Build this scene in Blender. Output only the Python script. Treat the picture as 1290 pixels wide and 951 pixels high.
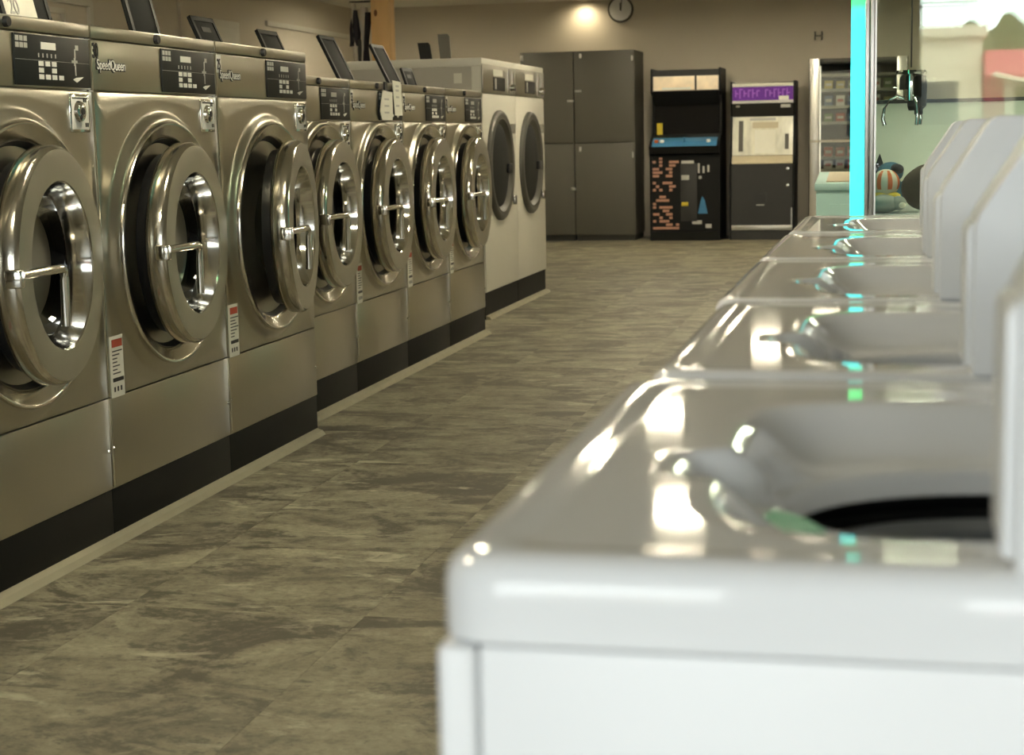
import bpy, bmesh, math, random
from mathutils import Vector, Matrix
random.seed(7)
for o in list(bpy.data.objects): bpy.data.objects.remove(o, do_unlink=True)
scene = bpy.context.scene
COL = scene.collection
PI = math.pi

# ------------------------------------------------------------------ camera
YAW, PITCH, ROLL, CAM_H, FPX = 0.2230, -0.1419, -0.0207, 1.1144, 2124.1
fw = Vector((-math.sin(YAW)*math.cos(PITCH), math.cos(YAW)*math.cos(PITCH), math.sin(PITCH)))
rt = Vector((math.cos(YAW), math.sin(YAW), 0)); up = rt.cross(fw)
RT = rt*math.cos(ROLL)+up*math.sin(ROLL); UP = up*math.cos(ROLL)-rt*math.sin(ROLL)
cd = bpy.data.cameras.new('camera'); cam = bpy.data.objects.new('camera', cd); COL.objects.link(cam)
M = Matrix((RT, UP, -fw)).transposed().to_4x4(); M.translation = Vector((0, 0, CAM_H)); cam.matrix_world = M
cd.sensor_fit = 'HORIZONTAL'; cd.sensor_width = 36.0; cd.lens = FPX/1290*36
cd.clip_start = 0.05; cd.clip_end = 300
cd.dof.use_dof = True; cd.dof.focus_distance = 5.0; cd.dof.aperture_fstop = 8.0
scene.camera = cam

# ------------------------------------------------------------------ world, daylight, exposure
SKY = 11.6
w = bpy.data.worlds.new('sky'); scene.world = w; w.use_nodes = True
bg = w.node_tree.nodes['Background']; bg.inputs[0].default_value = (0.97, 0.97, 1.0, 1); bg.inputs[1].default_value = SKY
LAMP = 178.0                       # radiance of the ceiling panels
LAMPCOL = (1.0, 0.89, 0.64)
vs = scene.view_settings
vs.view_transform = 'Standard'; vs.look = 'None'; vs.exposure = 0.0; vs.gamma = 1.0; vs.use_curve_mapping = False
# daylight portals in the two shop windows behind the camera
FRONT_Y = -3.5
WINS = [(0.19, 3.25, 0.30, 2.45), (-2.9, -0.45, 0.30, 2.45)]
for x0, x1, z0, z1 in WINS:
    pl = bpy.data.lights.new('window_portal', 'AREA'); pl.shape = 'RECTANGLE'; pl.size = x1-x0; pl.size_y = z1-z0
    pl.cycles.is_portal = True
    po = bpy.data.objects.new('window_portal', pl); COL.objects.link(po)
    po.location = ((x0+x1)/2, FRONT_Y-0.03, (z0+z1)/2); po.rotation_euler = (PI/2, 0, 0)

# ------------------------------------------------------------------ materials
MAT = {}
def nt(name):
    m = bpy.data.materials.new(name); m.use_nodes = True; MAT[name] = m
    return m, m.node_tree.nodes, m.node_tree.links, m.node_tree.nodes['Principled BSDF']
def mat(name, col, rough=0.5, metal=0.0, var=0.06, scale=6.0, bump=0.0, bscale=60.0, coat=0.0, stretch=(1, 1, 1), emit=None, spec=0.5, rvar=0.0):
    m, n, l, p = nt(name)
    p.inputs['Roughness'].default_value = rough; p.inputs['Metallic'].default_value = metal
    p.inputs['Coat Weight'].default_value = coat; p.inputs['Coat Roughness'].default_value = 0.06
    p.inputs['Specular IOR Level'].default_value = spec
    tc = n.new('ShaderNodeTexCoord'); mp = n.new('ShaderNodeMapping'); mp.inputs['Scale'].default_value = stretch
    l.new(tc.outputs['Object'], mp.inputs[0])
    nz = n.new('ShaderNodeTexNoise'); nz.inputs['Scale'].default_value = scale; nz.inputs['Detail'].default_value = 4
    l.new(mp.outputs[0], nz.inputs['Vector'])
    mx = n.new('ShaderNodeMix'); mx.data_type = 'RGBA'
    mx.inputs[6].default_value = (*[c*(1-var) for c in col], 1); mx.inputs[7].default_value = (*[min(1, c*(1+var)) for c in col], 1)
    l.new(nz.outputs[0], mx.inputs[0]); l.new(mx.outputs[2], p.inputs['Base Color'])
    if rvar:
        mr = n.new('ShaderNodeMapRange'); mr.inputs[3].default_value = max(0, rough-rvar); mr.inputs[4].default_value = rough+rvar
        l.new(nz.outputs[0], mr.inputs[0]); l.new(mr.outputs[0], p.inputs['Roughness'])
    if bump:
        b = n.new('ShaderNodeBump'); b.inputs['Strength'].default_value = bump; b.inputs['Distance'].default_value = 0.002
        n2 = n.new('ShaderNodeTexNoise'); n2.inputs['Scale'].default_value = bscale; n2.inputs['Detail'].default_value = 3
        l.new(mp.outputs[0], n2.inputs['Vector']); l.new(n2.outputs[0], b.inputs['Height']); l.new(b.outputs[0], p.inputs['Normal'])
    if emit:
        p.inputs['Emission Color'].default_value = (*emit[0], 1); p.inputs['Emission Strength'].default_value = emit[1]
    return m
def glass(name, tint=(0.95, 0.98, 0.96), boost=1.7, rough=0.0):
    m, n, l, p = nt(name); n.remove(p)
    out = n['Material Output']; tr = n.new('ShaderNodeBsdfTransparent'); tr.inputs[0].default_value = (*tint, 1)
    gl = n.new('ShaderNodeBsdfGlossy'); gl.inputs['Roughness'].default_value = rough
    fr = n.new('ShaderNodeFresnel'); fr.inputs[0].default_value = 1.5
    mu = n.new('ShaderNodeMath'); mu.operation = 'MULTIPLY'; mu.use_clamp = True; mu.inputs[1].default_value = boost
    l.new(fr.outputs[0], mu.inputs[0]); mx = n.new('ShaderNodeMixShader')
    l.new(mu.outputs[0], mx.inputs[0]); l.new(tr.outputs[0], mx.inputs[1]); l.new(gl.outputs[0], mx.inputs[2]); l.new(mx.outputs[0], out.inputs[0])
    return m
mat('steel', (0.48, 0.455, 0.375), 0.29, 1.0, var=0.05, scale=3, bump=0.008, bscale=220, stretch=(1, 1, 0.04), rvar=0.04)
mat('steel_dark', (0.42, 0.40, 0.34), 0.34, 1.0, var=0.05, scale=3, stretch=(1, 1, 0.05))
mat('chrome', (0.80, 0.78, 0.72), 0.10, 1.0, var=0.03)
mat('polished', (0.66, 0.63, 0.55), 0.17, 1.0, var=0.05, scale=5)
mat('ring_face', (0.52, 0.50, 0.43), 0.36, 1.0, var=0.05, scale=8)
mat('drum', (0.03, 0.03, 0.03), 0.45, 0.8, var=0.3, scale=9)
mat('rubber', (0.008, 0.008, 0.008), 0.35, 0.0, var=0.2)
mat('dryer_door', (0.10, 0.097, 0.085), 0.45, 0.4, var=0.1)
mat('side_grey', (0.46, 0.44, 0.38), 0.5)
mat('black', (0.012, 0.012, 0.012), 0.4, 0.0, var=0.2)
mat('plinth', (0.006, 0.006, 0.005), 0.6, 0.0, var=0.3, scale=12, spec=0.2)
mat('panel_black', (0.014, 0.015, 0.014), 0.4, 0.0, var=0.15, spec=0.25)
mat('lid_dark', (0.018, 0.019, 0.018), 0.6, 0.0, var=0.15, spec=0.15)
mat('print_white', (0.75, 0.75, 0.70), 0.5)
mat('print_grey', (0.42, 0.42, 0.39), 0.5)
mat('print_red', (0.40, 0.06, 0.03), 0.5)
mat('paper', (0.72, 0.71, 0.62), 0.7, var=0.05, scale=20)
mat('enamel', (0.72, 0.73, 0.735), 0.05, var=0.015, scale=4, spec=0.35)
mat('enamel_side', (0.72, 0.73, 0.735), 0.35, var=0.015, scale=4)
mat('tub_grey', (0.20, 0.21, 0.22), 0.35, var=0.1)
mat('mint', (0.25, 0.62, 0.42), 0.35, var=0.05)
mat('dryer_white', (0.68, 0.66, 0.58), 0.35, var=0.03)
mat('wall', (0.58, 0.53, 0.44), 0.85, var=0.04, scale=2.5, bump=0.05, bscale=90)
mat('ceiling_paint', (0.68, 0.66, 0.58), 0.9, var=0.03)
mat('wall_white', (0.62, 0.60, 0.52), 0.7)
mat('locker', (0.082, 0.077, 0.062), 0.55, var=0.05)
mat('locker_dark', (0.03, 0.03, 0.027), 0.6)
mat('beige_trim', (0.27, 0.25, 0.17), 0.7, var=0.12, scale=15)
mat('wood', (0.74, 0.47, 0.20), 0.6, var=0.18, scale=3, stretch=(6, 6, 0.5))
mat('knot', (0.20, 0.07, 0.02), 0.6)
mat('aluminium', (0.62, 0.61, 0.58), 0.33, 0.85, var=0.04)
mat('arcade_black', (0.006, 0.006, 0.006), 0.5, var=0.2, spec=0.2)
mat('arcade_grey', (0.032, 0.032, 0.032), 0.55, var=0.1, spec=0.3)
mat('maze', (0.40, 0.21, 0.14), 0.5, var=0.15, scale=10)
mat('blue', (0.04, 0.16, 0.30), 0.4, var=0.15)
mat('yellow', (0.55, 0.42, 0.03), 0.4)
mat('orange', (0.60, 0.13, 0.03), 0.6)
mat('purple', (0.10, 0.012, 0.20), 0.35, var=0.3, scale=12, emit=((0.25, 0.04, 0.55), 0.12))
mat('lilac', (0.30, 0.10, 0.45), 0.4, emit=((0.4, 0.15, 0.7), 0.12))
mat('marquee', (0.60, 0.48, 0.32), 0.25, var=0.45, scale=9, emit=((1.0, 0.80, 0.52), 0.30))
mat('screen_glass', (0.006, 0.006, 0.007), 0.06)
mat('screen_pale', (0.55, 0.53, 0.43), 0.12, var=0.55, scale=7, stretch=(2, 1, 0.7), emit=((0.8, 0.8, 0.62), 0.16))  # white reflection on the screen put into its colour and faint glow
mat('teal_paint', (0.40, 0.62, 0.58), 0.5, var=0.05)
mat('tan', (0.50, 0.44, 0.30), 0.5)
mat('claw_white', (0.74, 0.76, 0.64), 0.5)
mat('claw_grey', (0.45, 0.45, 0.44), 0.4)
mat('plush_brown', (0.030, 0.018, 0.008), 0.95, var=0.3, scale=40, bump=0.5, bscale=150)
mat('plush_blue', (0.05, 0.16, 0.24), 0.95, var=0.25, scale=30, bump=0.5, bscale=150)
mat('plush_black', (0.012, 0.012, 0.016), 0.95, var=0.3, bump=0.5, bscale=150)
mat('plush_white', (0.62, 0.56, 0.44), 0.95, var=0.1, bump=0.5, bscale=150)
mat('plush_grey', (0.22, 0.23, 0.20), 0.95, var=0.2, bump=0.5, bscale=150)
mat('plush_orange', (0.60, 0.12, 0.03), 0.95, var=0.15, bump=0.5, bscale=150)
mat('plush_yellow', (0.62, 0.42, 0.04), 0.95, var=0.15, bump=0.5, bscale=150)
mat('cloth_dark', (0.02, 0.018, 0.025), 0.9, var=0.3)
mat('cloth_pale', (0.45, 0.42, 0.36), 0.9, var=0.15)
mat('asphalt', (0.16, 0.16, 0.16), 0.9, var=0.2, scale=3)
mat('cream', (0.72, 0.62, 0.44), 0.8, var=0.05)
mat('shop_red', (0.48, 0.07, 0.08), 0.7, var=0.1)
mat('foliage', (0.10, 0.11, 0.04), 0.9, var=0.4, scale=4)
mat('dark_window', (0.05, 0.06, 0.06), 0.15)
mat('snack_a', (0.35, 0.06, 0.03), 0.5, var=0.2); mat('snack_b', (0.45, 0.36, 0.10), 0.5, var=0.2)
mat('snack_c', (0.10, 0.14, 0.22), 0.5, var=0.2); mat('snack_d', (0.55, 0.52, 0.45), 0.5, var=0.2)
mat('snack_e', (0.12, 0.18, 0.06), 0.5, var=0.2)
mat('vend_inside', (0.05, 0.045, 0.035), 0.6)
mat('vend_panel', (0.34, 0.32, 0.26), 0.4)
glass('pane', boost=1.3); glass('door_glass', tint=(0.06, 0.06, 0.06), boost=0.45); glass('window_glass', boost=1.0)
glass('vend_glass', tint=(0.8, 0.82, 0.8), boost=0.6)
mat('cab_fill_glow', (0.9, 0.9, 0.8), 0.5, emit=((0.95, 1.0, 0.72), 110.0))
mat('vend_fill_glow', (0.9, 0.9, 0.8), 0.5, emit=((1.0, 0.9, 0.7), 2.0))
mat('lamp_glow', (0.9, 0.85, 0.7), 0.5, emit=(LAMPCOL, LAMP))
# led strip: green at the top, cyan below
m, n, l, p = nt('led')
tc = n.new('ShaderNodeTexCoord'); sx = n.new('ShaderNodeSeparateXYZ'); l.new(tc.outputs['Object'], sx.inputs[0])
cr = n.new('ShaderNodeValToRGB'); mr = n.new('ShaderNodeMapRange'); mr.inputs[1].default_value = 1.455; mr.inputs[2].default_value = 1.51
l.new(sx.outputs[2], mr.inputs[0]); l.new(mr.outputs[0], cr.inputs[0])
cr.color_ramp.elements[0].color = (0.03, 0.85, 0.82, 1); cr.color_ramp.elements[1].color = (0.05, 0.80, 0.16, 1)
l.new(cr.outputs[0], p.inputs['Emission Color']); p.inputs['Emission Strength'].default_value = 2.2; p.inputs['Base Color'].default_value = (0.1, 0.4, 0.4, 1)
# floor
m, n, l, p = nt('floor_stone')
tc = n.new('ShaderNodeTexCoord'); oi = n.new('ShaderNodeObjectInfo'); vm = n.new('ShaderNodeVectorMath'); vm.operation = 'MULTIPLY_ADD'
cx = n.new('ShaderNodeCombineXYZ'); l.new(oi.outputs['Random'], cx.inputs[0]); l.new(oi.outputs['Random'], cx.inputs[1])
l.new(cx.outputs[0], vm.inputs[0]); vm.inputs[1].default_value = (37.0, 91.0, 0); l.new(tc.outputs['Object'], vm.inputs[2])
def fnoise(scale, sc, detail, rough, dist=0.0):
    mp = n.new('ShaderNodeMapping'); mp.inputs['Scale'].default_value = sc; l.new(vm.outputs[0], mp.inputs[0])
    z = n.new('ShaderNodeTexNoise'); z.inputs['Scale'].default_value = scale; z.inputs['Detail'].default_value = detail
    z.inputs['Roughness'].default_value = rough; z.inputs['Distortion'].default_value = dist; l.new(mp.outputs[0], z.inputs['Vector']); return z
def mth(op, a, b=None, c=None, clamp=False):
    q = n.new('ShaderNodeMath'); q.operation = op; q.use_clamp = clamp
    for i, vv in enumerate((a, b, c)):
        if vv is None: continue
        if isinstance(vv, (int, float)): q.inputs[i].default_value = vv
        else: l.new(vv, q.inputs[i])
    return q.outputs[0]
def smooth(src, lo, hi, out=1.0):
    q = n.new('ShaderNodeMapRange'); q.interpolation_type = 'SMOOTHSTEP'; q.inputs[1].default_value = lo; q.inputs[2].default_value = hi; q.inputs[4].default_value = out
    l.new(src, q.inputs[0]); return q.outputs[0]
na = fnoise(5.0, (1.0, 1.15, 1), 12, 0.72, 0.3).outputs[0]; fine = fnoise(30, (1, 1.2, 1), 6, 0.75, 0.2).outputs[0]
dk = fnoise(2.4, (1.0, 1.7, 1), 10, 0.68, 0.8).outputs[0]; lt = fnoise(3.4, (1.0, 2.2, 1), 8, 0.66, 0.6).outputs[0]
base = mth('ADD', na, mth('MULTIPLY', mth('SUBTRACT', fine, 0.5), 0.75))
mr = n.new('ShaderNodeMapRange'); mr.inputs[1].default_value = 0.30; mr.inputs[2].default_value = 0.72; l.new(base, mr.inputs[0])
cr = n.new('ShaderNodeValToRGB'); e = cr.color_ramp.elements
e[0].position = 0.0; e[0].color = (0.085, 0.075, 0.050, 1); e[1].position = 1.0; e[1].color = (0.34, 0.315, 0.215, 1)
for pos, c in ((0.40, (0.185, 0.168, 0.112, 1)), (0.62, (0.235, 0.216, 0.148, 1))):
    q = e.new(pos); q.color = c
l.new(mr.outputs[0], cr.inputs[0])
dmask = smooth(mth('ADD', dk, mth('MULTIPLY', mth('SUBTRACT', fine, 0.5), 0.55)), 0.46, 0.60, 0.88)
m1 = n.new('ShaderNodeMix'); m1.data_type = 'RGBA'; m1.inputs[7].default_value = (0.050, 0.042, 0.028, 1); l.new(cr.outputs[0], m1.inputs[6]); l.new(dmask, m1.inputs[0])
lmask = smooth(mth('ADD', lt, mth('MULTIPLY', mth('SUBTRACT', fine, 0.5), 0.15)), 0.57, 0.68, 0.75)
m2 = n.new('ShaderNodeMix'); m2.data_type = 'RGBA'; m2.inputs[7].default_value = (0.40, 0.375, 0.27, 1); l.new(m1.outputs[2], m2.inputs[6]); l.new(lmask, m2.inputs[0])
l.new(m2.outputs[2], p.inputs['Base Color']); p.inputs['Roughness'].default_value = 0.48
bp = n.new('ShaderNodeBump'); bp.inputs['Strength'].default_value = 0.2; bp.inputs['Distance'].default_value = 0.003
l.new(base, bp.inputs['Height']); l.new(bp.outputs[0], p.inputs['Normal'])

# ------------------------------------------------------------------ helpers
def finish(name, bm, material, parent=None, smooth=None, loc=None):
    bmesh.ops.recalc_face_normals(bm, faces=bm.faces)
    me = bpy.data.meshes.new(name); bm.to_mesh(me); bm.free()
    for mm in (material if isinstance(material, (list, tuple)) else [material]): me.materials.append(MAT[mm])
    if smooth is not None:
        me.polygons.foreach_set('use_smooth', [True]*len(me.polygons)); me.set_sharp_from_angle(angle=math.radians(smooth))
    o = bpy.data.objects.new(name, me); COL.objects.link(o)
    if parent: o.parent = parent
    if loc: o.location = loc
    return o
def tag(o, label, cat, group=None, kind=None):
    o['label'] = label
    o['category'] = cat
    if group: o['group'] = group
    if kind: o['kind'] = kind
    return o
def thing(name, label, cat, loc=(0, 0, 0), rz=0, group=None):
    o = bpy.data.objects.new(name, None); COL.objects.link(o); o.location = loc; o.rotation_euler = (0, 0, rz); o.empty_display_size = 0.1
    return tag(o, label, cat, group)
def struct(o, label=None):
    o['kind'] = 'structure'
    if label: o['label'] = label
    return o
def abox(bm, x0, x1, y0, y1, z0, z1, bev=0.0, seg=2):
    v = [bm.verts.new((x, y, z)) for z in (z0, z1) for y in (y0, y1) for x in (x0, x1)]
    fs = [bm.faces.new([v[i] for i in q]) for q in ((0, 2, 3, 1), (4, 5, 7, 6), (0, 1, 5, 4), (2, 6, 7, 3), (0, 4, 6, 2), (1, 3, 7, 5))]
    if bev:
        es = list({e for f in fs for e in f.edges})
        bmesh.ops.bevel(bm, geom=es, offset=bev, segments=seg, affect='EDGES', profile=0.5)
def box(name, x0, x1, y0, y1, z0, z1, material, parent=None, bev=0.0, seg=2):
    bm = bmesh.new(); abox(bm, x0, x1, y0, y1, z0, z1, bev, seg)
    return finish(name, bm, material, parent, 35 if bev else None)
def alathe(bm, prof, axis='X', c=(0, 0, 0), seg=64, a0=0.0, a1=2*PI, sx=1, sy=1):
    full = abs(a1-a0-2*PI) < 1e-6; k = seg if full else seg+1; rings = []
    for r, h in prof:
        ring = []
        for i in range(k):
            a = a0+(a1-a0)*i/seg; u, v = r*math.cos(a)*sx, r*math.sin(a)*sy
            if axis == 'X': q = (c[0]+h, c[1]+u, c[2]+v)
            elif axis == 'Y': q = (c[0]+u, c[1]+h, c[2]+v)
            else: q = (c[0]+u, c[1]+v, c[2]+h)
            ring.append(bm.verts.new(q))
        rings.append(ring)
    for A, B in zip(rings, rings[1:]):
        for i in range(k if full else seg):
            j = (i+1) % k
            bm.faces.new((A[i], A[j], B[j], B[i]))
    for ring, (r, h) in ((rings[0], prof[0]), (rings[-1], prof[-1])):
        if r < 0.0011 and full: pass
    bmesh.ops.remove_doubles(bm, verts=bm.verts, dist=1e-5)
def lathe(name, prof, material, parent=None, axis='X', c=(0, 0, 0), seg=64, sm=40, **kw):
    bm = bmesh.new(); alathe(bm, prof, axis, c, seg, **kw)
    return finish(name, bm, material, parent, sm)
def aprism(bm, pts, axis, t0, t1, bev=0.0):
    def P(a, b, t): return {'X': (t, a, b), 'Y': (a, t, b), 'Z': (a, b, t)}[axis]
    A = [bm.verts.new(P(a, b, t0)) for a, b in pts]; B = [bm.verts.new(P(a, b, t1)) for a, b in pts]
    fs = [bm.faces.new(A), bm.faces.new(B[::-1])]
    for i in range(len(pts)): j = (i+1) % len(pts); fs.append(bm.faces.new((A[i], B[i], B[j], A[j])))
    if bev:
        bmesh.ops.recalc_face_normals(bm, faces=fs)
        bmesh.ops.bevel(bm, geom=list({e for f in fs for e in f.edges}), offset=bev, segments=2, affect='EDGES', profile=0.5)
def prism(name, pts, axis, t0, t1, material, parent=None, bev=0.0):
    bm = bmesh.new(); aprism(bm, pts, axis, t0, t1, bev)
    return finish(name, bm, material, parent, 35 if bev else None)
def atube(bm, pts, r, seg=10, r1=None):
    pts = [Vector(q) for q in pts]; rings = []
    for i, q in enumerate(pts):
        d = (pts[min(i+1, len(pts)-1)]-pts[max(i-1, 0)]).normalized()
        ref = Vector((0, 0, 1)) if abs(d.z) < 0.9 else Vector((1, 0, 0))
        u = d.cross(ref).normalized(); v = d.cross(u)
        rr = r if r1 is None else r+(r1-r)*i/(len(pts)-1)
        rings.append([bm.verts.new(q+u*rr*math.cos(2*PI*k/seg)+v*rr*math.sin(2*PI*k/seg)) for k in range(seg)])
    for A, B in zip(rings, rings[1:]):
        for k in range(seg): bm.faces.new((A[k], A[(k+1) % seg], B[(k+1) % seg], B[k]))
    bm.faces.new(rings[0][::-1]); bm.faces.new(rings[-1])
def tube(name, pts, r, material, parent=None, seg=10, r1=None):
    bm = bmesh.new(); atube(bm, pts, r, seg, r1)
    return finish(name, bm, material, parent, 50)
def ablob(bm, c, rx, ry, rz, sub=3, lump=0.0):
    r = bmesh.ops.create_icosphere(bm, subdivisions=sub, radius=1.0)
    for v in r['verts']:
        d = v.co.normalized(); k = 1+lump*(math.sin(5*d.x+2*d.z)+math.sin(4*d.y+3*d.x))
        v.co = Vector((c[0]+d.x*rx*k, c[1]+d.y*ry*k, c[2]+d.z*rz*k))
def blob(name, c, rx, ry, rz, material, parent=None, sub=3, lump=0.0):
    bm = bmesh.new(); ablob(bm, c, rx, ry, rz, sub, lump)
    return finish(name, bm, material, parent, 60)
def lettering(name, text, size, origin, rot, material, parent=None, squeeze=1.0, depth=0.0015, bold=0.0):
    cu = bpy.data.curves.new('t', 'FONT'); cu.body = text; cu.size = size; cu.extrude = depth; cu.offset = bold
    ob = bpy.data.objects.new('t', cu); COL.objects.link(ob)
    dg = bpy.context.evaluated_depsgraph_get(); me = bpy.data.meshes.new_from_object(ob.evaluated_get(dg))
    bpy.data.objects.remove(ob, do_unlink=True)
    me.transform(Matrix.Translation(origin) @ rot @ Matrix.Diagonal((squeeze, 1, 1, 1)))
    me.materials.clear(); me.materials.append(MAT[material]); me.name = name
    o = bpy.data.objects.new(name, me); COL.objects.link(o)
    if parent: o.parent = parent
    return o
# rotation that puts lettering on a face looking along +X, reading towards +Y
RX = Matrix(((0, 0, 1, 0), (1, 0, 0, 0), (0, 1, 0, 0), (0, 0, 0, 1)))
# lettering on a face looking along -Y, reading towards +X
RY = Matrix(((1, 0, 0, 0), (0, 0, -1, 0), (0, 1, 0, 0), (0, 0, 0, 1)))

# ------------------------------------------------------------------ the room
LX, RXW, BY, CZ = -5.9, 3.4, 18.4, 2.56
fl = struct(box('floor', LX-0.2, RXW+0.2, FRONT_Y-0.2, BY+0.2, -0.12, -0.004, 'floor_stone'))
TS = 0.61; tb = bmesh.new(); abox(tb, 0.0004, TS-0.0004, 0.0004, TS-0.0004, -0.004, 0.0)
t0 = finish('tile', tb, 'floor_stone', fl); first = True
for i in range(-3, 2):
    for j in range(0, 27):
        x = -1.205+i*TS; y = 1.86+j*TS
        if y+TS > BY or x+TS > 0.2: continue
        o = t0 if first else t0.copy()
        if not first: COL.objects.link(o)
        first = False; o.location = (x, y, 0); o.rotation_euler = (0, 0, 0)
struct(box('ceiling', LX-0.2, RXW+0.2, FRONT_Y-0.2, BY+0.2, CZ, CZ+0.12, 'ceiling_paint'))
struct(box('wall_left', LX-0.15, LX, FRONT_Y, BY, 0, CZ, 'wall'))
struct(box('wall_right', RXW, RXW+0.15, FRONT_Y, BY, 0, CZ, 'wall'))
struct(box('wall_back', LX-0.15, RXW+0.15, BY, BY+0.15, 0, CZ, 'wall'))
bm = bmesh.new()
xs = [LX-0.15, WINS[1][0], WINS[1][1], WINS[0][0], WINS[0][1], RXW+0.15]
for k in (0, 2, 4): abox(bm, xs[k], xs[k+1], FRONT_Y-0.15, FRONT_Y, 0, CZ)
for x0, x1, z0, z1 in WINS: abox(bm, x0, x1, FRONT_Y-0.15, FRONT_Y, 0, z0); abox(bm, x0, x1, FRONT_Y-0.15, FRONT_Y, z1, CZ)
struct(finish('wall_front', bm, 'wall'))
for i, (x0, x1, z0, z1) in enumerate(WINS):
    wn = bpy.data.objects.new('window_%d' % (i+1), None); COL.objects.link(wn); struct(wn, 'shop window behind the viewer, %s' % ('on the side of the white washers' if i == 0 else 'on the side of the steel washers')); wn.location = (0, FRONT_Y-0.08, 0)
    bm = bmesh.new(); xm = (x0+x1)/2
    abox(bm, x0, x0+0.04, -0.03, 0.03, z0, z1); abox(bm, x1-0.04, x1, -0.03, 0.03, z0, z1)
    abox(bm, x0+0.04, x1-0.04, -0.03, 0.03, z0, z0+0.04); abox(bm, x0+0.04, x1-0.04, -0.03, 0.03, z1-0.04, z1); abox(bm, xm, xm+0.04, -0.03, 0.03, z0+0.04, z1-0.04)
    finish('window_frame', bm, 'aluminium', wn)
    box('pane', x0+0.04, xm, -0.003, 0.003, z0+0.04, z1-0.04, 'window_glass', wn); box('pane', xm+0.04, x1-0.04, -0.003, 0.003, z0+0.04, z1-0.04, 'window_glass', wn)
# pale mouldings on the left wall
def wbox(name, y0, y1, z0, z1, label, t=0.03):
    return struct(box(name, LX, LX+t, y0, y1, z0, z1, 'wall_white', bev=0.004), label)
wbox('trim_1', 15.6, BY-0.01, 2.215, 2.265, 'pale rail along the left wall near the back corner')
bm = bmesh.new()
for q in ((10.2, 11.93, 2.14, 2.19), (11.88, 11.93, 2.0, 2.14)): abox(bm, LX, LX+0.03, *q)
for y in (10.9, 11.45): abox(bm, LX, LX+0.03, y, y+0.035, 1.9, 2.10)
abox(bm, LX, LX+0.03, 10.2, 11.485, 2.06, 2.10)
struct(finish('trim_2', bm, 'wall_white'), 'pale moulding frames on the left wall')
bm = bmesh.new(); abox(bm, LX, LX+0.03, 13.55, 13.66, 1.6, CZ-0.02)
struct(finish('trim_3', bm, 'wall'), 'upright joint strip on the left wall')
bm = bmesh.new(); abox(bm, LX, LX+0.04, 13.9, 14.85, 1.55, 2.20, 0.01); abox(bm, LX+0.04, LX+0.05, 13.98, 14.77, 1.62, 2.13, 0.004)
tag(finish('wall_panel', bm, 'wall_white', None, 35), 'flat pale cabinet fixed on the left wall above the second washer', 'panel')

# ceiling light panels, some added unseen to brighten the near floor and back wall
LPOS = [(-1.9, 2.0, 'the aisle before the nearest steel washer, added to brighten the floor'), (-1.5, 4.2, 'the aisle beside the wide steel washers, added to brighten the floor'), (-1.0, 8.1, 'the aisle beside the narrower washers'), (-1.45, 10.9, 'the aisle beside the dryers'), (-1.05, 14.6, 'the aisle past the dryers'), (-2.2, 16.2, 'the floor before the lockers and arcade cabinet, added to brighten the back wall'), (-0.6, 16.2, 'the floor before the snack machine, added to brighten the back wall'),
        (-4.3, 7.0, 'the space behind the wide washers'), (-4.3, 10.2, 'the space behind the narrower washers'), (-4.7, 16.5, 'the space left of the lockers, added to brighten the back wall'), (1.7, 9.0, 'the floor right of the claw machine'), (1.7, 12.5, 'the floor beyond the claw machine'), (1.4, 16.6, 'the floor right of the snack machine')]
for i, (x, y, where) in enumerate(LPOS):
    t = thing('ceiling_light', 'small square warm ceiling light panel over '+where, 'light', (x, y, CZ), 0, 'ceiling light panels')
    bm = bmesh.new()
    for q in ((-0.15, 0.15, -0.15, -0.12), (-0.15, 0.15, 0.12, 0.15), (-0.15, -0.12, -0.12, 0.12), (0.12, 0.15, -0.12, 0.12)): abox(bm, *q, -0.03, 0)
    finish('frame', bm, 'wall_white', t); box('diffuser', -0.12, 0.12, -0.12, 0.12, -0.02, -0.004, 'lamp_glow', t)
# recessed spot washing the back wall above the lockers
t = thing('downlight', 'small recessed spot washing the wall above the lockers', 'light', (-3.27, 18.27, CZ))
lathe('rim', [(0.045, -0.002), (0.06, -0.012), (0.075, -0.004), (0.075, 0)], 'wall_white', t, 'Z', seg=32)
sl = bpy.data.lights.new('spot', 'SPOT'); sl.energy = 15; sl.color = (1.0, 0.84, 0.55); sl.spot_size = 2.9; sl.spot_blend = 1.0; sl.shadow_soft_size = 0.04
so = bpy.data.objects.new('spot', sl); COL.objects.link(so); so.parent = t; so.location = (0, 0, -0.02)

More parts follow.
